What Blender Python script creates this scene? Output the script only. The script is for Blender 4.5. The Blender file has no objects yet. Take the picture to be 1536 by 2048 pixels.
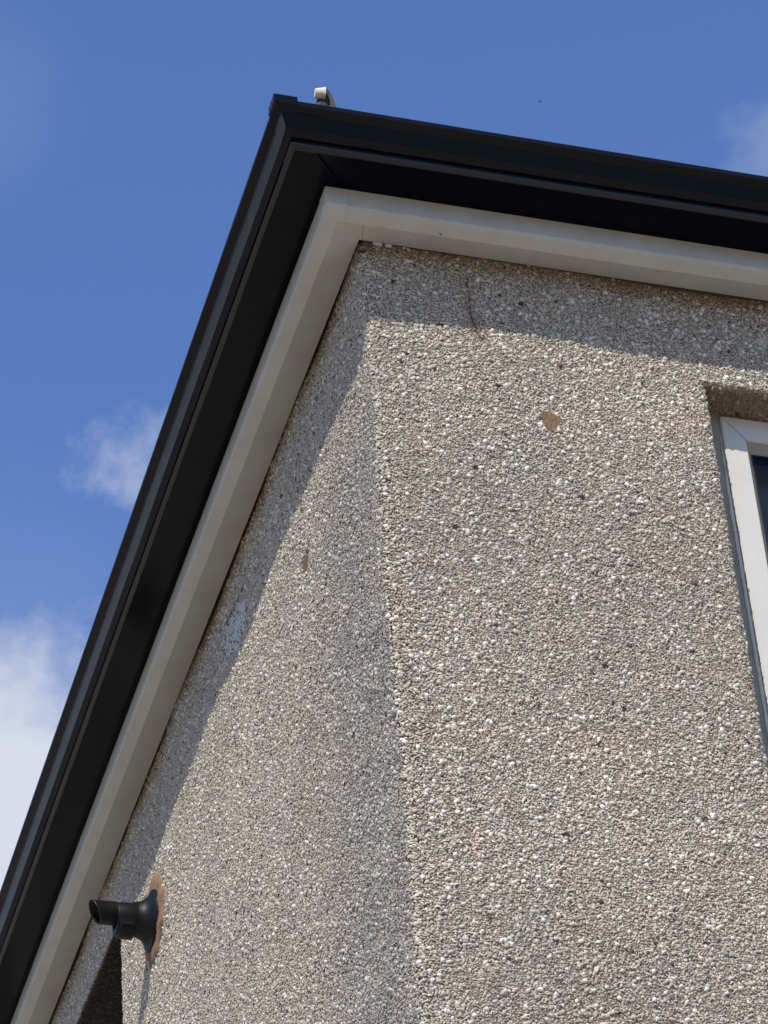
import bpy, bmesh, math, random
import numpy as np
from mathutils import Matrix, Vector
rng = np.random.default_rng(11)
random.seed(5)
SC = bpy.context.scene
COL = SC.collection
K = 1.2                       # metres per survey unit
H = 6.35                      # height of the top of the walls
def W3(x, y, z): return (x*K, y*K, z*K + H)

# ------------------------------------------------------------------ camera
CAM_POS = (-1.346928, -4.022163, -3.955754)
R = ((0.9602907, -0.2722078, -0.0611930),
     (0.1214670, 0.6053478, -0.7866383),
     (0.2511722, 0.7479686, 0.6143741))
cam_d = bpy.data.cameras.new('camera'); cam = bpy.data.objects.new('camera', cam_d); COL.objects.link(cam)
cam_d.sensor_fit = 'VERTICAL'; cam_d.sensor_height = 36.0; cam_d.sensor_width = 27.0
cam_d.lens = 6110.95/2048*36.0
cam_d.clip_start = 0.05; cam_d.clip_end = 5000
p = W3(*CAM_POS)
cam.matrix_world = Matrix(((R[0][0], -R[1][0], -R[2][0], p[0]),
                           (R[0][1], -R[1][1], -R[2][1], p[1]),
                           (R[0][2], -R[1][2], -R[2][2], p[2]),
                           (0, 0, 0, 1)))
SC.camera = cam

# ------------------------------------------------------------------ light
SUN_EL = math.radians(45.4)
sdir = Vector((-0.62*math.cos(SUN_EL), -0.785*math.cos(SUN_EL), math.sin(SUN_EL))).normalized()   # towards the sun
sl = bpy.data.lights.new('sun', 'SUN'); sun = bpy.data.objects.new('sun', sl); COL.objects.link(sun)
sl.energy = 3.1; sl.angle = math.radians(0.5); sl.color = (1.0, 0.945, 0.865)
sun.rotation_euler = sdir.to_track_quat('Z', 'Y').to_euler(); sun.location = (-8, -10, 20)

world = bpy.data.worlds.new('World'); SC.world = world; world.use_nodes = True
nt = world.node_tree; N = nt.nodes; Lk = nt.links; N.clear()
def wn(t, **kw):
    n = N.new(t)
    for k, v in kw.items(): setattr(n, k, v)
    return n
sky = wn('ShaderNodeTexSky', sky_type='NISHITA', sun_disc=False, sun_elevation=SUN_EL, sun_rotation=math.radians(218.3),
         altitude=50, air_density=1.25, dust_density=0.25, ozone_density=2.2)
tint = wn('ShaderNodeMix', data_type='RGBA', blend_type='MULTIPLY'); tint.inputs[0].default_value = 1.0
tint.inputs[7].default_value = (0.70, 0.84, 1.20, 1)
Lk.new(sky.outputs[0], tint.inputs[6])
tc = wn('ShaderNodeTexCoord')
def cloud(center, r_in, r_out, amp, scale, strength, det=8.0, seed=0.0):
    d = wn('ShaderNodeVectorMath', operation='DISTANCE'); d.inputs[1].default_value = center
    Lk.new(tc.outputs['Generated'], d.inputs[0])
    n = wn('ShaderNodeTexNoise', noise_dimensions='4D'); n.inputs['Scale'].default_value = scale
    n.inputs['Detail'].default_value = det; n.inputs['Roughness'].default_value = 0.58; n.inputs['W'].default_value = seed
    Lk.new(tc.outputs['Generated'], n.inputs['Vector'])
    s = wn('ShaderNodeMath', operation='SUBTRACT'); Lk.new(n.outputs[0], s.inputs[0]); s.inputs[1].default_value = 0.5
    m = wn('ShaderNodeMath', operation='MULTIPLY_ADD'); Lk.new(s.outputs[0], m.inputs[0]); m.inputs[1].default_value = -amp
    Lk.new(d.outputs['Value'], m.inputs[2])
    mr = wn('ShaderNodeMapRange', interpolation_type='SMOOTHSTEP')
    Lk.new(m.outputs[0], mr.inputs[0]); mr.inputs[1].default_value = r_out; mr.inputs[2].default_value = r_in
    mr.inputs[3].default_value = 0.0; mr.inputs[4].default_value = strength
    return mr.outputs[0]
C2 = (0.1296, 0.8561, 0.5002)
CLOUDS = [((0.1690, 0.7575, 0.6305), -0.004, 0.0215, 0.060, 52, 0.42, 10, 1.0),
          (C2, 0.068, 0.1190, 0.075, 30, 0.97, 12, 4.0),
          ((0.3560, 0.6300, 0.6900), 0.000, 0.0240, 0.040, 50, 0.20, 8, 7.0),
          ((0.1000, 0.6900, 0.7150), 0.000, 0.0450, 0.030, 25, 0.07, 6, 9.0),
          ((0.1300, 0.8100, 0.5720), 0.000, 0.0900, 0.030, 25, 0.10, 6, 5.0),
          ((-0.58, 0.74, 0.33), 0.12, 0.36, 0.35, 6, 0.80, 8, 2.0),  # unseen bank, added so the left gutter face reflects grey
          ((0.80, -0.45, 0.40), 0.10, 0.40, 0.60, 5, 0.80, 8, 3.0)]
fac = None
for c in CLOUDS:
    o = cloud(*c)
    if fac is None: fac = o
    else:
        a = wn('ShaderNodeMath', operation='MAXIMUM'); Lk.new(fac, a.inputs[0]); Lk.new(o, a.inputs[1]); fac = a.outputs[0]
cm = wn('ShaderNodeMix', data_type='RGBA'); Lk.new(fac, cm.inputs[0]); Lk.new(tint.outputs[2], cm.inputs[6])
cm.inputs[7].default_value = (4.6, 4.9, 5.5, 1)
bg = wn('ShaderNodeBackground'); bg.inputs[1].default_value = 0.10
Lk.new(cm.outputs[2], bg.inputs[0])
wo = wn('ShaderNodeOutputWorld'); Lk.new(bg.outputs[0], wo.inputs[0])
SC.view_settings.view_transform = 'Standard'; SC.view_settings.look = 'None'
SC.view_settings.gamma = 1.0; SC.view_settings.use_curve_mapping = False
SC.view_settings.exposure = 0.6

# ------------------------------------------------------------------ helpers
def mat(name, col, rough=0.6, spec=0.5, noise=0.0, nscale=20.0, bump=0.0, bscale=200.0, attr=None, metal=0.0, col2=None, bdist=0.002, sharp=(0.35, 0.7)):
    m = bpy.data.materials.new(name); m.use_nodes = True
    t = m.node_tree; b = t.nodes['Principled BSDF']
    b.inputs['Roughness'].default_value = rough; b.inputs['Specular IOR Level'].default_value = spec
    b.inputs['Metallic'].default_value = metal
    b.inputs['Base Color'].default_value = (*col, 1)
    tcn = t.nodes.new('ShaderNodeTexCoord')
    if attr:
        a = t.nodes.new('ShaderNodeAttribute'); a.attribute_name = attr
        t.links.new(a.outputs['Color'], b.inputs['Base Color'])
    elif noise or col2:
        n = t.nodes.new('ShaderNodeTexNoise'); n.inputs['Scale'].default_value = nscale; n.inputs['Detail'].default_value = 7
        n.inputs['Roughness'].default_value = 0.6
        t.links.new(tcn.outputs['Object'], n.inputs['Vector'])
        r = t.nodes.new('ShaderNodeMapRange'); r.inputs[1].default_value = sharp[0]; r.inputs[2].default_value = sharp[1]
        t.links.new(n.outputs[0], r.inputs[0])
        mx = t.nodes.new('ShaderNodeMix'); mx.data_type = 'RGBA'
        mx.inputs[6].default_value = (*col, 1)
        c2 = col2 if col2 else tuple(c*(1-noise) for c in col)
        mx.inputs[7].default_value = (*c2, 1)
        t.links.new(r.outputs[0], mx.inputs[0]); t.links.new(mx.outputs[2], b.inputs['Base Color'])
    if bump:
        n = t.nodes.new('ShaderNodeTexNoise'); n.inputs['Scale'].default_value = bscale; n.inputs['Detail'].default_value = 5
        t.links.new(tcn.outputs['Object'], n.inputs['Vector'])
        bp = t.nodes.new('ShaderNodeBump'); bp.inputs['Strength'].default_value = bump; bp.inputs['Distance'].default_value = bdist
        t.links.new(n.outputs[0], bp.inputs['Height']); t.links.new(bp.outputs[0], b.inputs['Normal'])
    return m

def link_mesh(name, verts, faces, material, parent=None, smooth=False, sharp_angle=None):
    me = bpy.data.meshes.new(name); me.from_pydata([tuple(v) for v in verts], [], [tuple(f) for f in faces]); me.update()
    me.materials.append(material)
    o = bpy.data.objects.new(name, me); COL.objects.link(o)
    if parent is not None: o.parent = parent
    if smooth:
        me.shade_smooth()
        if sharp_angle is not None: me.set_sharp_from_angle(angle=math.radians(sharp_angle))
    return o

class MB:
    def __init__(s): s.v = []; s.f = []
    def add(s, vs, fs):
        n = len(s.v); s.v += [tuple(v) for v in vs]; s.f += [tuple(i+n for i in f) for f in fs]
    def box(s, a, b):
        (x0, y0, z0), (x1, y1, z1) = a, b
        s.add([(x0,y0,z0),(x1,y0,z0),(x1,y1,z0),(x0,y1,z0),(x0,y0,z1),(x1,y0,z1),(x1,y1,z1),(x0,y1,z1)],
              [(0,3,2,1),(4,5,6,7),(0,1,5,4),(1,2,6,5),(2,3,7,6),(3,0,4,7)])
    def build(s, name, m, parent=None, smooth=False, sharp=30, world=True, bevel=0):
        vs = [W3(*v) for v in s.v] if world else s.v
        o = link_mesh(name, vs, s.f, m, parent, smooth, sharp if smooth else None)
        bm = bmesh.new(); bm.from_mesh(o.data)
        if bevel: bmesh.ops.bevel(bm, geom=bm.edges[:], offset=bevel, segments=2, affect='EDGES', clamp_overlap=True)
        bmesh.ops.recalc_face_normals(bm, faces=bm.faces[:])
        bm.to_mesh(o.data); bm.free()
        return o

LX, LY = 5.2, 6.6           # plan size of the house in survey units
SEG = 60
def wob(t, seed):           # slow irregularity along a length
    return (math.sin(t*2.1+seed)+0.6*math.sin(t*5.3+seed*2.3)+0.4*math.sin(t*11.7+seed*1.7))/2.0
def ring(mb, prof, amp=0.0, closed=True):
    """sweep an eaves profile [(d, z)...] right round the house with mitred corners"""
    path = []
    cs = [(-1,-1,0,0), (1,-1,LX,0), (1,1,LX,LY), (-1,1,0,LY)]
    for i in range(4):
        a = cs[i]; b = cs[(i+1) % 4]
        for k in range(SEG):
            t = k/SEG
            if k == 0: path.append((a[2], a[3], a[0], a[1], 0.0))
            else:
                cx = a[2]+(b[2]-a[2])*t; cy = a[3]+(b[3]-a[3])*t
                nx = a[0] if a[0] == b[0] else 0; ny = a[1] if a[1] == b[1] else 0
                # point slides along the side, the far offset of the mitre included
                path.append((cx, cy, a[0]+(b[0]-a[0])*t, a[1]+(b[1]-a[1])*t, i*10+t*6))
    vs = []; np_ = len(prof)
    for (cx, cy, ox, oy, w) in path:
        for j, (d, z) in enumerate(prof):
            e = amp*wob(w*2, j*0.9) if w else 0
            vs.append((cx+ox*d, cy+oy*d, z+e))
    fs = []
    n = len(path)
    for i in range(n):
        for j in range(np_ if closed else np_-1):
            a0 = i*np_+j; a1 = i*np_+(j+1) % np_
            b0 = ((i+1) % n)*np_+j; b1 = ((i+1) % n)*np_+(j+1) % np_
            fs.append((a0, b0, b1, a1))
    mb.add(vs, fs)

def corner_piece(mb, prof, ext_x, ext_y, off=0.0025):
    """an L-shaped sleeve of open profile round the near corner (0,0), ext measured from the corner along each wall"""
    n = len(prof)
    # offset the profile outward a little
    pr = []
    for j, (d, z) in enumerate(prof):
        a = prof[max(0, j-1)]; b = prof[min(n-1, j+1)]
        tx, tz = b[0]-a[0], b[1]-a[1]; l = math.hypot(tx, tz) or 1
        nx, nz = -tz/l, tx/l
        pr.append((d+nx*off*-1, z+nz*off*-1))
    pin = prof
    rings = []
    for (fx, fy) in (('e', 0), ('c', 0), (0, 'e')):
        pass
    def sect(kind, p):
        if kind == 'x': return [(ext_x, -d, z) for d, z in p]
        if kind == 'c': return [(-d, -d, z) for d, z in p]
        return [(-d, ext_y, z) for d, z in p]
    vs = []
    for p_ in (pr, pin):
        for k in 'xcy': vs += sect(k, p_)
    fs = []
    for k in range(2):
        for j in range(n-1):
            fs.append((k*n+j, k*n+j+1, (k+1)*n+j+1, (k+1)*n+j))
    o = 3*n
    for j in range(n-1):
        fs.append((j, o+j, o+j+1, j+1)); fs.append((2*n+j, 2*n+j+1, o+2*n+j+1, o+2*n+j))
    for k in range(2):
        for j in (0, n-1):
            fs.append((k*n+j, (k+1)*n+j, o+(k+1)*n+j, o+k*n+j))
    mb.add(vs, fs)

def tagd(o, label=None, cat=None, group=None, kind=None):
    if label: o['label'] = label
    if cat: o['category'] = cat
    if group: o['group'] = group
    if kind: o['kind'] = kind
    return o

# ------------------------------------------------------------------ materials
M_wall = mat('pebbledash_render', (.4,.37,.33), rough=0.9, spec=0.25, attr='Col', bump=0.35, bscale=420, bdist=0.0015)
M_cream = mat('painted_concrete', (.48,.475,.435), rough=0.75, spec=0.3, col2=(.43,.41,.36), nscale=9, bump=0.25, bscale=160, sharp=(0.40, 0.72))
M_seam = mat('dirty_seam', (.20,.16,.12), rough=0.9)
M_black = mat('black_plastic', (.009,.009,.010), rough=0.24, spec=0.42, bump=0.02, bscale=25)
M_gut = mat('black_gutter_plastic', (.0026,.0032,.0056), rough=0.24, spec=0.20, bump=0.015, bscale=12)
M_soffit = mat('black_soffit_board', (.0008,.0012,.0042), rough=0.20, spec=0.10, bump=0.03, bscale=120)
M_white = mat('white_window_plastic', (.62,.60,.53), rough=0.5, spec=0.3, noise=0.06, nscale=12)
M_frame = mat('shaded_frame_plastic', (.33,.31,.235), rough=0.75, spec=0.15, noise=0.2, nscale=25)  # window plastic darkened: shade of the recess put into the colour
M_seal = mat('white_sealant', (.62,.59,.49), rough=0.8, spec=0.15, noise=0.15, nscale=50)
M_gasket = mat('black_rubber', (.012,.012,.012), rough=0.6)
M_mortar = mat('brown_mortar', (.27,.175,.10), rough=0.95, spec=0.2, col2=(.19,.12,.075), nscale=28, bump=0.7, bscale=170, bdist=0.004)
M_pipe = mat('black_pipe_plastic', (.0045,.0045,.005), rough=0.48, spec=0.25, bump=0.08, bscale=60)
M_tile = mat('dark_roof_tile', (.10,.075,.06), rough=0.85, noise=0.35, nscale=6, bump=0.4, bscale=60)
M_hipw = mat('pale_mortar', (.62,.60,.50), rough=0.9, col2=(.30,.30,.22), nscale=30, bump=0.6, bscale=120, sharp=(0.5, 0.7))
M_hipd = mat('dark_iron', (.012,.012,.012), rough=0.7, noise=0.3, nscale=40)
M_backing = mat('grey_backing', (.17,.17,.165), rough=0.8, noise=0.2, nscale=5)

# ------------------------------------------------------------------ ground
g = mat('paving', (.42,.36,.28), rough=0.9, noise=0.35, nscale=0.8, bump=0.4, bscale=40)
me = bpy.data.meshes.new('ground')
gs = 1500
me.from_pydata([(-gs,-gs,0),(gs,-gs,0),(gs,gs,0),(-gs,gs,0)], [], [(0,1,2,3)]); me.materials.append(g)
ground = bpy.data.objects.new('ground', me); COL.objects.link(ground); tagd(ground, kind='structure')

# unseen dark ring all round, added to darken reflections of the horizon
hv = []; hf = []; nh = 180
for k, (rad, hh) in enumerate(((62, -.5), (64, 7.5), (74, 12.0), (110, 15.0), (260, -1.0))):
    for j in range(nh):
        q = 2*math.pi*j/nh; hx = hh+(1.6*math.sin(q*7+1)+1.1*math.sin(q*17+k)+.8*math.sin(q*41+2*k) if 0 < k < 4 else 0)
        hv.append(((rad+2*math.sin(q*23+k))*math.cos(q), (rad+2*math.sin(q*23+k))*math.sin(q), hx))
for k in range(4):
    for j in range(nh): hf.append((k*nh+j, k*nh+(j+1) % nh, (k+1)*nh+(j+1) % nh, (k+1)*nh+j))
added_horizon = link_mesh('added_horizon', hv, hf, mat('added_dark_slope', (.045,.06,.03), rough=.95, noise=.6, nscale=.4, bump=.6, bscale=2, bdist=.4)); tagd(added_horizon, kind='structure')

# ------------------------------------------------------------------ the house
house = bpy.data.objects.new('house', None); COL.objects.link(house)
tagd(house, 'grey pebbledashed house corner with black gutters, cream eaves moulding and hipped roof', 'house')

# windows as openings: right wall (front)  x0,x1,z0,z1 ; left wall y0,y1,z0,z1 (survey units)
OPR = (0.664, 1.80, -1.30, -0.244)
OPL = (2.183, 3.35, -1.30, -0.200)
ZB = -H/K                    # ground
RC = 0.014                   # radius of the wall corner
def undul(u, v):
    return 0.0035*(np.sin(u*3.1+1.3)*np.sin(v*2.3+.4)+0.6*np.sin(u*7.3+v*4.1)+0.4*np.sin(u*13.1-v*9.7+2.))
def wall_point(s, z, off=0.0):
    """s>0 along the front wall (+x), s<0 along the left wall (+y). returns pos, normal"""
    s = np.asarray(s, float); z = np.asarray(z, float)
    q = np.clip((s+RC)/(2*RC), 0, 1)*math.pi/2       # 0 = left face, 90 = front face
    nx = -np.cos(q); ny = -np.sin(q)
    cx = np.full_like(s, RC); cy = np.full_like(s, RC)
    px = cx+nx*RC + np.where(s > RC, s-RC, 0); py = cy+ny*RC + np.where(s < -RC, -s-RC, 0)
    e = undul(s, z)*np.clip(np.abs(s)*8, 0, 1) + 0.004*np.sin(z*6+.5)*np.exp(-np.abs(s)*12)+off
    # the render flares very slightly toward the corner
    P = np.stack([px+nx*e, py+ny*e, z], -1)
    Nn = np.stack([nx, ny, np.zeros_like(nx)], -1)
    return P, Nn

# --- base sheet of the two seen walls, gridded, holes left open
def grid_lines(a, b, step, extra):
    xs = list(np.arange(a, b, step))+[b]
    for e in extra:
        xs = [x for x in xs if abs(x-e) > step*0.35]+[e]
    return np.array(sorted(xs))
RR = 0.012                   # rounding of the reveals' edges
DEPR, DEPL = 0.10, 0.14
wv = []; wf = []; wc = []
def add_patch(P, faces, colr):
    n = sum(len(a) for a in wv)
    wv.append(np.asarray(P, float).reshape(-1, 3)); wf.extend([tuple(i+n for i in f) for f in faces])
    wc.append(np.tile(np.array(colr, float), (len(wv[-1]), 1)) if np.ndim(colr) == 1 else np.asarray(colr, float))
BASE = np.array([.22, .185, .145])
ss = grid_lines(-LY, LX, 0.05, [-RC, 0.0, RC, -RC/2, RC/2, OPR[0]-RR, OPR[1]+RR, -OPL[0]+RR, -OPL[1]-RR])
zs = grid_lines(ZB, 0.05, 0.06, [OPR[2]-RR, OPR[3]+RR, OPL[3]+RR])
S, Z = np.meshgrid(ss, zs, indexing='ij')
P, _ = wall_point(S.ravel(), Z.ravel())
nz = len(zs); fs = []
for i in range(len(ss)-1):
    sc_ = (ss[i]+ss[i+1])/2
    for j in range(nz-1):
        zc = (zs[j]+zs[j+1])/2
        if OPR[0]-RR < sc_ < OPR[1]+RR and OPR[2]-RR < zc < OPR[3]+RR: continue
        if OPL[0]-RR < -sc_ < OPL[1]+RR and OPL[2]-RR < zc < OPL[3]+RR: continue
        fs.append((i*nz+j, (i+1)*nz+j, (i+1)*nz+j+1, i*nz+j+1))
add_patch(P, fs, BASE)
# other two walls
add_patch([(LX,0,ZB),(LX,LY,ZB),(LX,LY,0.05),(LX,0,0.05),(0,LY,ZB),(0,LY,0.05)], [(0,1,2,3),(1,4,5,2)], BASE)
# rounded reveals: path round the opening, section = quarter round + depth
def reveal(op, depth, side):
    a0, a1, z0, z1 = op
    n = 5
    sec = [(-RR*(1-math.sin(t*math.pi/2/n)), RR*(1-math.cos(t*math.pi/2/n))) for t in range(n+1)]  # (towards opening, depth)
    sec += [(0, depth)]
    cs = [(a0, z0, -1, -1), (a1, z0, 1, -1), (a1, z1, 1, 1), (a0, z1, -1, 1)]
    vs = []; m = len(sec)
    for (a, z, da, dz) in cs:
        for (o_, dp) in sec:
            s_ = a-da*o_; z_ = z-dz*o_
            if side == 'R': vs.append((s_, dp, z_))
            else: vs.append((dp, s_, z_))
    fs = []
    for i in range(4):
        for j in range(m-1):
            a = i*m+j; b = ((i+1) % 4)*m+j
            fs.append((a, b, b+1, a+1))
    add_patch(vs, fs, BASE if side == 'R' else BASE*.2)  # left reveal's base darkened to paint in its shadow
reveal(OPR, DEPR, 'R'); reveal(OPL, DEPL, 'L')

# --- marks in the render: places without stones, with their own colour
def poly_dist(u, v, pts):
    d = np.full(u.shape, 1e9)
    for a, b in zip(pts[:-1], pts[1:]):
        ax, ay = a; bx, by = b; L2 = (bx-ax)**2+(by-ay)**2+1e-12
        t = np.clip(((u-ax)*(bx-ax)+(v-ay)*(by-ay))/L2, 0, 1)
        d = np.minimum(d, np.hypot(u-ax-t*(bx-ax), v-ay-t*(by-ay)))
    return d
# lines: wall side sign, pts (along, z), half width, colour
LINES = [(1, [(.201,-.063),(.207,-.113),(.202,-.145),(.210,-.175),(.214,-.202),(.226,-.209)], .0014, (.11,.075,.06)),
         (-1, [(.955,-.116),(1.026,-.114),(1.138,-.106)], .0035, (.03,.027,.025)),
         (-1, [(1.066,-.418),(1.055,-.463)], .0035, (.09,.06,.05)),
         (-1, [(1.737,-.330),(1.734,-.363)], .0030, (.10,.07,.05)),
         (-1, [(.732,-.097),(.757,-.123)], .0025, (.05,.045,.04)),
         (-1, [(.446,-.366),(.452,-.384),(.462,-.400)], .0040, (.03,.025,.02))]
SPOTS = [(1, .340, -.388, .0185, .0205, (.20,.125,.070)), (-1, .476, -.414, .0190, .0260, (.16,.10,.06))]
DOTS = [(243,-320),(186,-519),(57,-94),(144,-187),(382,-560),(458,-704),(387,-930),(278,-1287),(136,-661),(555,-879),(307,-107),(20,-1327),(14,-579),(412,-1016)]
for (x, z) in DOTS: SPOTS.append((1, x/1000, z/1000, .0050, .0042, (.045,.032,.028)))
def radius_at(ang, k):
    return 1+0.13*np.sin(ang*3+k)+0.09*np.sin(ang*5+2*k)+.07*np.sin(ang*9+3*k)
for k, (sg, u, v, ra, rb, colr) in enumerate(SPOTS):
    an = np.linspace(0, 2*math.pi, 28, endpoint=False); rr = radius_at(an, k)*1.15
    nr = 5 if ra > .01 else 1
    qs = np.linspace(0, 1, nr+1)[1:][:, None]*np.ones((1, 28))
    pu = np.r_[u, (u+ra*rr*np.cos(an)*qs).ravel()]; pv = np.r_[v, (v+rb*rr*np.sin(an)*qs).ravel()]
    P, _ = wall_point(sg*pu, pv, 0.0012+rng.uniform(-.0006, .0011, len(pu))*(nr > 1))
    cj = np.array(colr)[None]*rng.uniform(.62, 1.3, (len(pu), 1))
    add_patch(P, [(0, 1+i, 1+(i+1) % 28) for i in range(28)]+[(1+a*28+i, 1+(a+1)*28+i, 1+(a+1)*28+(i+1) % 28, 1+a*28+(i+1) % 28) for a in range(nr-1) for i in range(28)], cj)
for (sg, pts, hw, colr) in LINES:
    pp = []
    for a, b in zip(pts[:-1], pts[1:]):
        for t in np.linspace(0, 1, 8, endpoint=False): pp.append((a[0]+(b[0]-a[0])*t, a[1]+(b[1]-a[1])*t))
    pp.append(pts[-1]); pp = np.array(pp)+rng.normal(0, hw*.45, (len(pp), 2)); tg = np.gradient(pp, axis=0); tg /= np.linalg.norm(tg, axis=1)[:, None]+1e-9
    nn = np.stack([-tg[:, 1], tg[:, 0]], -1); wd = hw*1.4*(.5+.8*rng.random(len(pp)))
    A = pp+nn*wd[:, None]; B = pp-nn*wd[:, None]
    Q = np.concatenate([A, B]); P, _ = wall_point(sg*Q[:, 0], Q[:, 1], 0.001); m = len(pp)
    add_patch(P, [(i, i+1, m+i+1, m+i) for i in range(m-1)], colr)

# --- value noise for patchy colour
def vnoise(u, v, sc, seed):
    r = np.random.default_rng(seed).random((64, 64)); x = u*sc+17.3; y = v*sc+9.1
    xi = np.floor(x).astype(int); yi = np.floor(y).astype(int); fx = x-xi; fy = y-yi
    fx = fx*fx*(3-2*fx); fy = fy*fy*(3-2*fy)
    g_ = lambda a, b: r[a % 64, b % 64]
    return (g_(xi, yi)*(1-fx)+g_(xi+1, yi)*fx)*(1-fy)+(g_(xi, yi+1)*(1-fx)+g_(xi+1, yi+1)*fx)*fy

# --- stones: (surface position, normal, in-plane u, colour coords, size)
PATCH = [(1.000,-.128),(.945,-.165),(.935,-.212),(.985,-.232),(1.040,-.228),(1.100,-.196),(1.140,-.150),(1.145,-.122),(1.080,-.118)]
def in_patch(u, v):
    r_ = np.zeros(np.shape(u), bool); j = len(PATCH)-1
    for i in range(len(PATCH)):
        (xi, yi), (xj, yj) = PATCH[i], PATCH[j]
        r_ ^= ((yi > v) != (yj > v)) & (u < (xj-xi)*(v-yi)/(yj-yi+1e-12)+xi); j = i
    return r_
pq = []
for (u_, v_), (u2, v2) in zip(PATCH, PATCH[1:]+PATCH[:1]):
    for t_ in (0, .33, .66): pq.append((u_+(u2-u_)*t_+random.uniform(-.006, .006), v_+(v2-v_)*t_+random.uniform(-.004, .004)))
pq = np.array([(1.04, -.175)]+pq); P_, _ = wall_point(-pq[:, 0], pq[:, 1], 0.0014)
add_patch(P_, [(0, 1+i, 1+(i+1) % (len(pq)-1)) for i in range(len(pq)-1)], (.50,.49,.43))
stones = []                  # list of arrays P,N,U,size,color
def stone_field(sig, a0, a1, z0, z1, pitch, size):
    na = int((a1-a0)/pitch); nz_ = int((z1-z0)/(pitch*0.9))
    I, J = np.meshgrid(np.arange(na), np.arange(nz_), indexing='ij')
    u = a0+(I+0.5*(J % 2)+rng.uniform(-.36, .36, I.shape))*pitch
    v = z0+(J+rng.uniform(-.36, .36, I.shape))*pitch*0.9
    u = u.ravel(); v = v.ravel()
    keep = np.ones(len(u), bool)
    op = OPR if sig > 0 else OPL
    keep &= ~((u > op[0]-RR) & (u < op[1]+RR) & (v > op[2]-RR) & (v < op[3]+RR))
    for k, (sg, cu, cv, ra, rb, _) in enumerate(SPOTS):
        if sg == sig:
            an = np.arctan2((v-cv)/rb, (u-cu)/ra); rr = radius_at(an, k)
            keep &= np.hypot((u-cu)/ra, (v-cv)/rb) > rr
    for (sg, pts, hw, _) in LINES:
        if sg == sig: keep &= poly_dist(u, v, pts) > hw
    if sig < 0: keep &= np.hypot((u-1.834)/.097, (v+.410)/.099) > 1      # mortar round the pipe
    keep &= rng.random(len(u)) > 0.012
    u = u[keep]; v = v[keep]
    P, Nn = wall_point(sig*u, v)
    Nn /= np.linalg.norm(Nn, axis=1)[:, None]
    sz_ = size*np.ones(len(u)); nc = u < .012; sz_[nc] *= rng.uniform(.8, 1.2, nc.sum())
    P[nc] += Nn[nc]*rng.uniform(-.0008, .0012, nc.sum())[:, None]
    ptc = (sig < 0) & in_patch(u, v) & (rng.random(len(u)) < .62)
    P = P[~ptc]; Nn = Nn[~ptc]; u = u[~ptc]; v = v[~ptc]; sz_ = sz_[~ptc]
    stones.append((P, Nn, sig*u, v, sz_))
PITCH = 0.0048
stone_field(1, 0.002, 1.10, -1.95, 0.0, PITCH, 1.0)
stone_field(1, 1.10, 2.2, -1.5, 0.0, PITCH*1.35, 1.3)
stone_field(-1, 0.002, 1.10, -1.95, 0.0, PITCH, 1.0)
stone_field(-1, 1.10, 2.40, -1.20, 0.0, PITCH, 1.0)
stone_field(-1, 2.40, 3.60, -0.70, 0.0, PITCH*1.15, 1.12)
stone_field(-1, 1.10, 3.60, -2.2, -1.20, PITCH*1.6, 1.5)
# reveals: undersides of the lintels and the far jambs
def reveal_field(side, op, depth):
    a0, a1, z0, z1 = op
    for kind in ('head', 'jamb_far', 'jamb_near'):
        n = int(((a1-a0) if kind == 'head' else (z1-z0))*(depth+RR)/(PITCH*PITCH*.75))
        tq = rng.uniform(-1.2*RR, depth, n); qq = np.clip((tq+1.2*RR)/(1.9*RR), 0, 1)*math.pi/2     # 0 = front, 90 = reveal
        dp = np.where(tq < .7*RR, RR*(1-np.cos(qq)), tq+.3*RR); oo = RR*(1-np.sin(qq))
        if kind == 'head':
            a = rng.uniform(a0-RR, a1+RR, n); z = z1+oo; nn = np.array([0, 0, -1.])
        elif kind == 'jamb_far':
            a = a1+oo; z = rng.uniform(z0, z1, n); nn = np.array([-1., 0, 0])
        else:
            a = a0-oo; z = rng.uniform(z0, z1, n); nn = np.array([1., 0, 0])
        nm = nn[None]*np.sin(qq)[:, None]+np.array([0, -1., 0])[None]*np.cos(qq)[:, None]
        if side == 'R': P = np.stack([a, dp, z], -1); Nn = nm
        else: P = np.stack([dp, a, z], -1); Nn = nm[:, [1, 0, 2]]
        stones.append((P, Nn, a*(1 if side == 'R' else -1)+dp, z+dp, np.ones(n)))
reveal_field('R', OPR, 0.075); reveal_field('L', OPL, 0.12)

P = np.concatenate([s[0] for s in stones]); Nn = np.concatenate([s[1] for s in stones])
Su = np.concatenate([s[2] for s in stones]); Sv = np.concatenate([s[3] for s in stones]); Sz = np.concatenate([s[4] for s in stones])
n = len(P)
# tilt every stone a little
tilt = rng.normal(0, 0.30, (n, 3))*np.where(rng.random(n) < .35, 2.4, 1.0)[:, None]; Nt = Nn+tilt; Nt /= np.linalg.norm(Nt, axis=1)[:, None]
up = np.array([0, 0, 1.]); hz = np.stack([-Nn[:, 1], Nn[:, 0], np.zeros(n)], -1); hz[np.abs(Nn[:, 2]) > .9] = (1, 0, 0)
aa = rng.normal(0, .75, n)[:, None]; rv = np.cross(Nt, hz*np.cos(aa)+up*np.sin(aa)); T = np.cross(rv, Nt); T /= np.linalg.norm(T, axis=1)[:, None]
B = np.cross(Nt, T)
la = (.0021+.0031*rng.random(n)**1.6)*Sz; lb = la*rng.uniform(.36, .80, n); th = rng.uniform(.0006, .0019, n)*Sz
big = rng.random(n) < 0.035; la[big] = .0056*Sz[big]; lb[big] = .0042*Sz[big]; th[big] = .0030
a0 = rng.uniform(0, 6.28, n)
NV = 5
off_ = rng.uniform(-.0012, .0012, n)
verts = np.zeros((n, 2*NV, 3))
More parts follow.
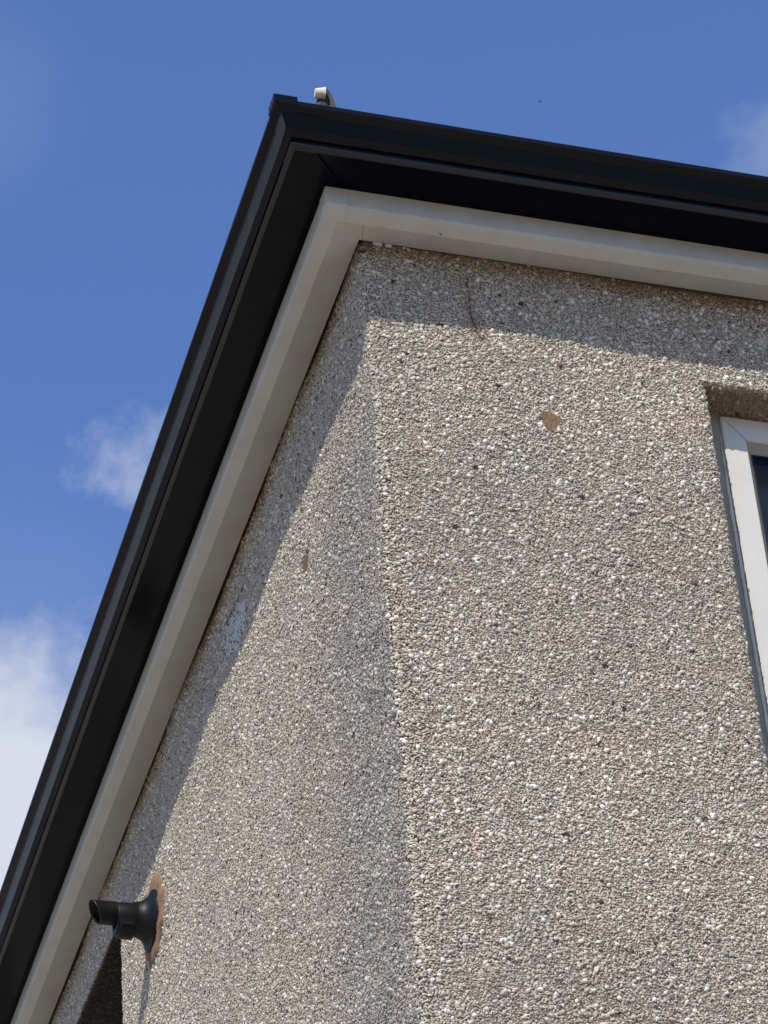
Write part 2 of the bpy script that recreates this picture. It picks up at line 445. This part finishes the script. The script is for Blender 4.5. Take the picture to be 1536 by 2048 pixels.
for k in range(NV):
    an = a0+k*2*math.pi/NV+rng.uniform(-.35, .35, n); r1 = rng.uniform(.75, 1.2, n); r2 = r1*rng.uniform(.6, .95, n)
    c, s = np.cos(an), np.sin(an)
    verts[:, k] = P+Nn*off_[:, None]+T*(la*r1*c)[:, None]+B*(lb*r1*s)[:, None]
    verts[:, NV+k] = P+Nn*(off_+.0006)[:, None]+Nt*(th*rng.uniform(.75, 1.1, n))[:, None]+T*(la*r2*c)[:, None]+B*(lb*r2*s)[:, None]
# colours: spar chips, dirt runs and algae tints, plus some painted shade
base = np.array([.40, .365, .315])
pal = np.array([[.60,.53,.425],[.56,.50,.41],[.62,.54,.43],[.54,.505,.42],[.56,.525,.43],[.62,.53,.435],[.53,.49,.425]])
cc = pal[rng.integers(0, len(pal), n)]*rng.uniform(.76, 1.18, n)[:, None]
wh = (rng.random(n) < 0.022) | (big & (rng.random(n) < .5)); cc[wh] = np.array([.80,.76,.68])*rng.uniform(.85, 1.05, wh.sum())[:, None]
dk = rng.random(n) < 0.014; cc[dk] = np.array([.11,.09,.08])*rng.uniform(.7, 1.4, dk.sum())[:, None]
g1 = vnoise(Su, Sv, 9, 1); g2 = vnoise(Su, Sv, 14, 2); g3 = vnoise(Su, Sv, 3.2, 3); g4 = vnoise(Su, Sv, 24, 4)
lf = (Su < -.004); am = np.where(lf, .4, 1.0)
cc *= ((0.86+0.18*(.5+(g3-.5)*am))*np.where(lf, .91, 1.0))[:, None]*np.array([1.0, .995, .975])  # left wall's stones painted darker for its weaker sunlight
cc *= 1+(am*np.clip(g1-.55, 0, 1))[:, None]*np.array([.07, -.02, -.16])
cc *= 1+(am*np.clip(g2-.6, 0, 1))[:, None]*np.array([-.16, -.07, -.06])
cc *= 1+(am*np.clip(g4-.72, 0, 1))[:, None]*np.array([.15, -.12, -.20])
# grey strip of the left wall beside the corner
gstrip = np.exp(-((np.clip(-Su, 0, 9)-.15)/(.18+.30*g3))**2)*(Su < -.004)*np.clip((-.20-Sv)/.25, 0, 1)*(0.45+.55*g2+.35*g1)
cc *= 1-gstrip[:, None]*np.array([.27, .25, .20])
# brown dirt under the eaves
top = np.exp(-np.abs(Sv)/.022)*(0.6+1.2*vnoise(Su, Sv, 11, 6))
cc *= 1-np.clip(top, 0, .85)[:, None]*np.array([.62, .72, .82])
# rust-coloured run near the crack on the front
rs = np.exp(-(poly_dist(Su, Sv, LINES[0][1])/.012)**2)*(Su > 0)
cc *= 1-rs[:, None]*np.array([.15, .27, .34])
# pale bare patch on the left wall
pp_ = (Su < 0) & in_patch(-Su, Sv) & (rng.random(n) < .6); cc[pp_] = cc[pp_]*.30
# lintel undersides browner and darker; the left one's deep shade is painted in
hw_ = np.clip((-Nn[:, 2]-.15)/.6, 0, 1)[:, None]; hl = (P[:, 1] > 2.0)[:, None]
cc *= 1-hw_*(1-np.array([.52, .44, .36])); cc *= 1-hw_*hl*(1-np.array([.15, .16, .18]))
cc = np.clip(cc, .01, .82)

# assemble one wall mesh
bv = np.concatenate(wv); bc = np.concatenate(wc)
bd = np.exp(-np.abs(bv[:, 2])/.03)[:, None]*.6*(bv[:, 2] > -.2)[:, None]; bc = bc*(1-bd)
nb = len(bv)
V = np.concatenate([bv, verts.reshape(-1, 3)]); V = V*K; V[:, 2] += H
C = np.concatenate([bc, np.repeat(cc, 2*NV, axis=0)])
loops = []; starts = []; totals = []
lp = np.concatenate([np.array(f) for f in wf]); tt = np.array([len(f) for f in wf])
idx = (nb+np.arange(n)*2*NV)[:, None]
sf = []
quads = np.concatenate([idx+np.array([k, (k+1) % NV, NV+(k+1) % NV, NV+k]) for k in range(NV)], axis=0)
caps = idx+np.arange(NV, 2*NV)
loops = np.concatenate([lp, quads.ravel(), caps.ravel()]).astype(np.int32)
totals = np.concatenate([tt, np.full(len(quads), 4), np.full(len(caps), NV)]).astype(np.int32)
starts = np.concatenate([[0], np.cumsum(totals)[:-1]]).astype(np.int32)
me = bpy.data.meshes.new('wall')
me.vertices.add(len(V)); me.vertices.foreach_set('co', V.astype(np.float32).ravel())
me.loops.add(len(loops)); me.loops.foreach_set('vertex_index', loops)
me.polygons.add(len(totals)); me.polygons.foreach_set('loop_start', starts); me.polygons.foreach_set('loop_total', totals)
me.update(calc_edges=True)
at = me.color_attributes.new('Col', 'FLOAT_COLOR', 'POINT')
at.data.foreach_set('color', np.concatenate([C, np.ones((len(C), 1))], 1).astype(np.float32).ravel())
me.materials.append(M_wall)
wall = bpy.data.objects.new('wall', me); COL.objects.link(wall); wall.parent = house
wall['label'] = 'grey pebbledash render with a brown patch, cracks and dirt under the eaves'
print('stones', n)

# ------------------------------------------------------------------ eaves
mb = MB(); ring(mb, [(.0062,.0365),(.0060,-.0046),(.030,-.0110),(.0640,-.0212),(.0880,-.0130),(.0922,-.0060),(.0916,.0365)], amp=.0001)
mould = mb.build('eaves_moulding', M_cream, house)
mould['label'] = 'cream painted concrete moulding under the black eaves'
mb = MB(); corner_piece(mb, [(.0919,.034),(.0922,-.0060),(.0880,-.0130),(.0640,-.0212),(.056,-.0188)][::-1], -.0515, -.053, off=.0018)
o = mb.build('corner_joint', M_cream, mould)
# small chips and a butt joint in the cream paint
mb = MB(); mb.add([(-.0136,-.0605,-.0206),(-.0128,-.0605,-.0206),(.0004,-.006,-.0051),(-.0004,-.006,-.0051)], [(0,1,2,3)])
for (x, y) in ((.541,-.060),(.575,-.057),(.135,-.070)):
    r = random.uniform(.0012,.0020); zz = -.0206-(abs(y)-.0655)*-.347 if abs(y) > .0655 else -.0203-(.061-abs(y))*-.31
    mc = MB()
    mc.add([(x+r*1.6*math.cos(a), y+r*math.sin(a), zz-.0022+ (r*math.sin(a))*(-.35 if abs(y)>.0655 else .3)) for a in (0,1.1,2.3,3.3,4.4,5.4)], [(0,1,2,3,4,5)])
    mc.build('paint_chip', M_seam, mould)
mb.build('joint_gap', M_seam, mould)
# crumbs of old mortar where the moulding meets the wall
for (x, r) in ((.030,.0075),(.052,.006),(.083,.003)):
    mb = MB(); vs = []
    for i in range(5):
        for j in range(8):
            t = math.pi*i/4; q = 2*math.pi*j/8; rr = r*random.uniform(.8,1.15)
            vs.append((x+rr*1.3*math.sin(t)*math.cos(q), -.006+rr*.7*math.sin(t)*math.sin(q), -.0085+rr*.8*math.cos(t)))
    mb.add(vs, [(i*8+j, i*8+(j+1)%8, (i+1)*8+(j+1)%8, (i+1)*8+j) for i in range(4) for j in range(8)])
    mb.build('mortar_crumb', M_cream, mould, smooth=True, sharp=60)

mb = MB(); ring(mb, [(.0880,.0372),(.1720,.0372),(.1720,.0330+.0132),(.0880,.0462)], amp=.0003)
soff = mb.build('soffit', M_soffit, house)
mb = MB(); ring(mb, [(.1725,.0366),(.1745,.0364),(.1812,.0425),(.1812,.0445),(.1740,.0475),(.1740,.0990),(.1725,.0990)], amp=.0002)
fas = mb.build('fascia', M_black, house); fas['label'] = 'black plastic fascia board with narrow lower lip'
mb = MB(); corner_piece(mb, [(.1727,.0364),(.1745,.0364),(.1812,.0425),(.1812,.0446)], -.1365, -.13, off=.0012)
mb.build('corner_cap', M_black, fas)
# soffit butt joint
mb = MB(); a = Vector((-.1309,-.1735,.0369)); b = Vector((-.0800,-.1195,.0369)); w = Vector((.0009,-.0009,0))
mb.add([a+w, b+w, b-w, a-w], [(0,1,2,3)]); mb.build('joint_gap', mat('black_gap', (0,0,0), rough=1, spec=0), soff)

# gutter
gp = [(.1800,.1150),(.1765,.0615),(.1800,.0610),(.1894,.0712),(.1905,.0725),(.2019,.0995),(.2030,.1004),(.2165,.1050),(.2178,.1066),(.2160,.1190),(.2135,.1190),(.2140,.1075),(.2010,.1030),(.1885,.0745),(.1850,.0730),(.1830,.1150)]
mb = MB(); ring(mb, gp, amp=.0004)
gut = mb.build('gutter', M_gut, house); gut['label'] = 'black plastic gutter with moulded front running round the eaves'
mb = MB(); corner_piece(mb, [(.1800,.0610),(.1894,.0712),(.1905,.0725),(.2019,.0995),(.2030,.1004),(.2165,.1050),(.2178,.1066),(.2160,.1190)], -.176, -.1797, off=.0030)
# thick hooked lip of the corner bracket
def lbox(ex, ey, d0, d1, z0, z1):
    mb.add([(ex,-d1,z0),(-d1,-d1,z0),(-d1,ey,z0),(-d0,ey,z0),(-d0,-d0,z0),(ex,-d0,z0),(ex,-d1,z1),(-d1,-d1,z1),(-d1,ey,z1),(-d0,ey,z1),(-d0,-d0,z1),(ex,-d0,z1)],
           [(0,1,4,5),(1,2,3,4),(6,11,10,7),(7,10,9,8),(0,6,7,1),(1,7,8,2),(2,8,9,3),(3,9,10,4),(4,10,11,5),(5,11,6,0)])
lbox(-.176, -.1797, .2120, .2212, .1052, .1245)
mb.build('corner_bracket', M_gut, gut)
mb = MB(); corner_piece(mb, [(.1885,.0708),(.1905,.0722),(.2019,.0992),(.2030,.1001)], -.128, -.156, off=.0018)
mb.build('corner_sleeve', M_gut, gut)

# roof
mb = MB()
pz = .70; e = .196; ridge = (LX/2)*1.0
def rz(d): return .118+(d)*pz
rx = LX/2+e; zt = .122+rx*pz
vs = [(-e,-e,.122),(LX+e,-e,.122),(LX+e,LY+e,.122),(-e,LY+e,.122),(LX/2,LX/2,zt),(LX/2,LY-LX/2,zt),
      (-e,-e,.110),(LX+e,-e,.110),(LX+e,LY+e,.110),(-e,LY+e,.110)]
mb.add(vs, [(0,1,4),(1,2,5,4),(2,3,5),(3,0,4,5),(0,6,7,1),(1,7,8,2),(2,8,9,3),(3,9,6,0)])
roof = mb.build('roof', M_tile, house); roof['label'] = 'hipped tiled roof behind the black gutter'

# hip iron with its pale rolled end, poking up above the gutter near the corner
hp = bpy.data.objects.new('hip_iron', None)
cx, cy, cz = -.0985, -.12, .2515
ax = Vector((1.0, -.10, -.02)).normalized()          # axis of the roll
mb = MB(); nseg = 20
v1 = Vector((0, .66, .75)); v1 = (v1-ax*v1.dot(ax)).normalized(); v2 = ax.cross(v1)
rows = []
for t, r in ((0,.0088),(.0020,.0100),(.009,.0108),(.0190,.0130),(.0198,.0130),(.0192,.0112),(.007,.0090)):
    rows.append([Vector((cx-.0115,cy,cz))+ax*t+(v1*math.cos(q)*1.0+v2*math.sin(q))*r*(1+.05*math.sin(3*q+t*200)) for q in [2*math.pi*j/nseg for j in range(nseg)]])
vs = [v for r_ in rows for v in r_]
fs = [(i*nseg+j, i*nseg+(j+1)%nseg, (i+1)*nseg+(j+1)%nseg, (i+1)*nseg+j) for i in range(len(rows)-1) for j in range(nseg)]
fs.append(tuple(range(nseg))[::-1]); fs.append(tuple((len(rows)-1)*nseg+j for j in range(nseg)))
mb.add(vs, fs)
hip = mb.build('hip_iron', M_hipw, house, smooth=True, sharp=50); hip['label'] = 'pale rolled end of the hip iron poking above the gutter'
# dark strap arching over and down from the roll
mb = MB()
arc = [(-.0898,.2655),(-.0880,.2665),(-.0835,.2640),(-.0795,.2585),(-.0770,.2515),(-.0745,.2420),(-.0722,.2320),(-.0700,.2230),(-.0690,.2100)]
inn = [(-.0898,z_) for z_ in (.2630,.2560,.2510,.2460,.2420,.2370,.2300,.2220,.2100)]
vs = [(x,-.122,z) for x,z in arc]+[(x,-.116,z) for x,z in inn]+[(x+.0006,-.098,z-.002) for x,z in arc]
m = len(arc)
mb.add(vs, [(i,i+1,m+i+1,m+i) for i in range(m-1)]+[(i+1,i,2*m+i,2*m+i+1) for i in range(m-1)])
mb.build('strap', M_hipd, hip)
mb = MB(); nn_ = 9
vs = []
for (w_, z) in ((.0125,.2445),(.0155,.2370),(.0165,.2290),(.0185,.2050),(.022,.1700)):
    for j in range(nn_): 
        q = 2*math.pi*j/nn_; vs.append((-.0915+w_*math.cos(q), -.110+.010*math.sin(q), z))
mb.add(vs, [(i*nn_+j, i*nn_+(j+1)%nn_, (i+1)*nn_+(j+1)%nn_, (i+1)*nn_+j) for i in range(4) for j in range(nn_)]+[tuple(range(nn_))])
mb.build('bedding', M_hipd, hip)
bpy.data.objects.remove(hp)

# ------------------------------------------------------------------ windows
def mitred(mb, o, i, y0, y1, gap, tf):
    """picture frame of four mitred pieces; o, i = (a0,a1,z0,z1) outer and inner rectangles"""
    oa0, oa1, oz0, oz1 = o; ia0, ia1, iz0, iz1 = i
    Q = [((oa0,oz1),(oa1,oz1),(ia1,iz1),(ia0,iz1)), ((oa1,oz0),(oa0,oz0),(ia0,iz0),(ia1,iz0)),
         ((oa0,oz0),(oa0,oz1),(ia0,iz1),(ia0,iz0)), ((oa1,oz1),(oa1,oz0),(ia1,iz0),(ia1,iz1))]
    for q in Q:
        c = [Vector(x) for x in q]; m = sum(c, Vector((0, 0)))/4
        L = (c[1]-c[0]).normalized()*gap
        pts = [c[0]+L, c[1]-L, c[2]-L, c[3]+L]
        vs = [tf(x, y0, z) for x, z in pts]+[tf(x, y1, z) for x, z in pts]
        mb.add(vs, [(0,1,2,3),(7,6,5,4),(0,4,5,1),(1,5,6,2),(2,6,7,3),(3,7,4,0)])
def window(side, op, sash0, yf, label):
    a0, a1, z0, z1 = op
    tf = (lambda a, d, z: (a, d, z)) if side == 'R' else (lambda a, d, z: (d, a, z))
    mb = MB(); mitred(mb, (a0-.01, a1+.01, z0, z1+.004), (sash0+.010, a1-(sash0-a0)-.010, z0+.06, z1-.016), yf, yf+.045, 0, tf)
    win = mb.build('window', M_frame, house); win['label'] = label
    s1 = a1-(sash0-a0)
    so = (sash0, s1, z0+.052, z1-.007); si = (sash0+.047, s1-.047, z0+.099, z1-.061)
    mb = MB(); mitred(mb, so, si, yf-.0060, yf+.030, .00035, tf)
    sash = mb.build('sash', M_white, win, bevel=.0022)
    mb = MB()
    bo = si; bi = (si[0]+.012, si[1]-.012, si[2]+.012, si[3]-.020)
    for q in (((bo[0],bo[3]),(bo[1],bo[3]),(bi[1],bi[3]),(bi[0],bi[3])), ((bo[1],bo[2]),(bo[0],bo[2]),(bi[0],bi[2]),(bi[1],bi[2])),
              ((bo[0],bo[2]),(bo[0],bo[3]),(bi[0],bi[3]),(bi[0],bi[2])), ((bo[1],bo[3]),(bo[1],bo[2]),(bi[1],bi[2]),(bi[1],bi[3]))):
        mb.add([tf(q[0][0], yf-.002, q[0][1]), tf(q[1][0], yf-.002, q[1][1]), tf(q[2][0], yf+.010, q[2][1]), tf(q[3][0], yf+.010, q[3][1])], [(0,1,2,3)])
    mb.build('glazing_bead', M_frame, sash)
    mb = MB(); mitred(mb, bi, (bi[0]+.003, bi[1]-.003, bi[2]+.003, bi[3]-.003), yf+.0095, yf+.014, 0, tf); mb.build('gasket', M_gasket, sash)
    mb = MB(); mb.add([tf(bi[0], yf+.012, bi[2]), tf(bi[1], yf+.012, bi[2]), tf(bi[1], yf+.012, bi[3]), tf(bi[0], yf+.012, bi[3])], [(0,1,2,3)])
    gl = bpy.data.materials.new('window_glass'); gl.use_nodes = True; t = gl.node_tree; t.nodes.clear()
    tr = t.nodes.new('ShaderNodeBsdfTransparent'); tr.inputs[0].default_value = (.75,.78,.78,1)
    gy = t.nodes.new('ShaderNodeBsdfGlossy'); gy.inputs['Roughness'].default_value = .01
    fr = t.nodes.new('ShaderNodeFresnel'); fr.inputs[0].default_value = 1.30
    mx = t.nodes.new('ShaderNodeMixShader'); ou = t.nodes.new('ShaderNodeOutputMaterial')
    t.links.new(fr.outputs[0], mx.inputs[0]); t.links.new(tr.outputs[0], mx.inputs[1]); t.links.new(gy.outputs[0], mx.inputs[2]); t.links.new(mx.outputs[0], ou.inputs[0])
    mb.build('glass', gl, sash)
    # made-up grey sheet behind the glass, added so the pane reads grey
    mb = MB(); k = 24; z_b = (bi[2]+bi[3])/2
    vs = []
    for i in range(k+1):
        z = z_b+(bi[3]+.03-z_b)*i/k; w = .004*math.sin(i*.9)
        vs += [tf(bi[0]-.03, yf+.07+w, z), tf(bi[1]+.03, yf+.07+w, z)]
    mb.add(vs, [(2*i, 2*i+1, 2*i+3, 2*i+2) for i in range(k)]); mb.build('glass_backing', M_backing, win)
    # ragged sealant bead between frame and sash
    mb = MB(); k = 120; vs = []
    for i in range(k+1):
        z = z1-.052-(z1-z0-.12)*i/k
        wdt = .0030+.0008*wob(i*.35, 2)+.0004*random.random()+(.0035*min(1, i/25))
        vs += [tf(sash0-.0022-wdt, yf-.0012, z), tf(sash0-.0022-wdt*.5, yf-.0034, z), tf(sash0-.0022, yf-.0012, z)]
    mb.add(vs, [(3*i+j, 3*i+j+1, 3*i+j+4, 3*i+j+3) for i in range(k) for j in (0, 1)]); mb.build('sealant', M_seal, win, smooth=True, sharp=80)
    # sill
    mb = MB()
    if side == 'R': mb.box((a0-.03, -.045, z0-.035), (a1+.03, yf, z0+.004))
    else: mb.box((-.045, a0-.03, z0-.035), (yf, a1+.03, z0+.004))
    mb.build('sill', M_cream, win, bevel=.004)
    return win
window('R', OPR, .7200, .078, 'white framed window recessed in the wall facing right')
window('L', OPL, 2.239, .125, 'recessed window in the left wall below its dark lintel')

# ------------------------------------------------------------------ outlet pipe on the left wall
PY, PZ = 1.842, -.410
def lathe(mb, prof, y0=PY, z0=PZ, seg=40, slant=0.0, sy=1.0, sz=1.0, cap=False):
    vs = []
    for (x, r, dz) in prof:
        for j in range(seg):
            q = 2*math.pi*j/seg
            vs.append((-x+slant*math.sin(q)*r, y0+r*sy*math.cos(q), z0+dz+r*sz*math.sin(q)))
    fs = [(i*seg+j, i*seg+(j+1)%seg, (i+1)*seg+(j+1)%seg, (i+1)*seg+j) for i in range(len(prof)-1) for j in range(seg)]
    if cap: fs.append(tuple((len(prof)-1)*seg+j for j in range(seg)))
    mb.add(vs, fs)
mb = MB(); lathe(mb, [(-.01,.072,0),(.006,.072,0),(.010,.0710,0),(.014,.062,0),(.022,.0490,0),(.032,.0430,0),(.040,.0405,0),(.044,.0400,0),(.044,.0375,0)])
pipe = mb.build('outlet_pipe', M_pipe, house, smooth=True, sharp=30); pipe['label'] = 'black flared flue outlet pipe sticking out of the left wall'
mb = MB(); lathe(mb, [(.040,.0375,-.002),(.044,.0385,-.002),(.0850,.0375,-.002),(.0885,.0365,-.002),(.0885,.028,0)])
lathe(mb, [(.046,.0398,-.002),(.046,.0405,-.002),(.050,.0405,-.002),(.050,.0398,-.002)])
lathe(mb, [(.050,.030,-.016),(.050,.0335,-.016),(.080,.0335,-.016),(.083,.0315,-.016),(.083,.020,-.016)])
for q_ in (-2.5, -1.9, -1.2, -.6): mb.box((-.079, PY+.036*math.cos(q_)-.003, PZ-.008+.036*math.sin(q_)-.003), (-.053, PY+.036*math.cos(q_)+.003, PZ-.008+.036*math.sin(q_)+.003))
mb.build('collar', M_pipe, pipe, smooth=True, sharp=30)
mb = MB(); lathe(mb, [(.080,.0280,.010),(.133,.0268,.010),(.1350,.0275,.010),(.1365,.0268,.010),(.1365,.0250,.010),(.090,.0240,.010)], slant=-.45, cap=True)
mb.build('spout', M_pipe, pipe, smooth=True, sharp=30)
# mortar ring
mb = MB(); seg = 60; vs = []
for lev, (k_, x) in enumerate(((1.0, -.002), (.97, .0035), (.8, .0055), (.45, .006))):
    for j in range(seg):
        q = 2*math.pi*j/seg; rr = k_*(1+.05*math.sin(q*4+1)+.04*math.sin(q*9)+.035*math.sin(q*17+2)+ (.10*max(0, math.sin(q+.4))**6 if lev < 2 else 0))
        vs.append((-x-.001*math.sin(q*7)-random.uniform(-.0015,.0015)*(lev>0), 1.834+.101*rr*math.cos(q), -.410+.104*rr*math.sin(q)))
vs.append((-.006, 1.832, -.410))
mb.add(vs, [(i*seg+j, i*seg+(j+1)%seg, (i+1)*seg+(j+1)%seg, (i+1)*seg+j) for i in range(3) for j in range(seg)]+[(3*seg+j, 3*seg+(j+1)%seg, 4*seg) for j in range(seg)])
mb.build('mortar_ring', M_mortar, pipe, smooth=True, sharp=70)

# ------------------------------------------------------------------ a bird far off
d = Vector((.2810, .6461, .7096)); bp = Vector(W3(*CAM_POS))+d*210
mb = MB()
body = []
for i, (x, r) in enumerate(((-.11,.004),(-.07,.016),(-.02,.026),(.03,.026),(.065,.018),(.085,.014),(.105,.003))):
    body += [(x, r*math.cos(q), r*.9*math.sin(q)) for q in [2*math.pi*j/8 for j in range(8)]]
mb.add(body, [(i*8+j, i*8+(j+1)%8, (i+1)*8+(j+1)%8, (i+1)*8+j) for i in range(6) for j in range(8)])
for s in (-1, 1):
    mb.add([(.035,s*.02,.005),(.045,s*.09,.03),(.01,s*.20,.012),(-.005,s*.10,.024),(-.03,s*.02,.004),(.035,s*.02,-.003),(.04,s*.09,.024),(-.005,s*.10,.019),(-.03,s*.02,-.003)],
           [(0,1,3,4),(1,2,3),(5,8,7,6),(6,7,2),(0,5,6,1),(1,6,2),(3,7,8,4),(2,7,3)])
mb.add([(-.09,.01,0),(-.09,-.01,0),(-.15,-.022,0),(-.15,.022,0),(-.09,0,.006)], [(0,1,2,3),(4,2,1),(4,0,3),(4,3,2)])
bird = mb.build('bird', mat('dark_feathers', (.05,.05,.055), rough=.8), None, world=False)
bird.location = bp; bird.rotation_euler = (0, 0, .5)
tagd(bird, 'tiny dark bird flying high in the blue sky above the roof', 'bird')
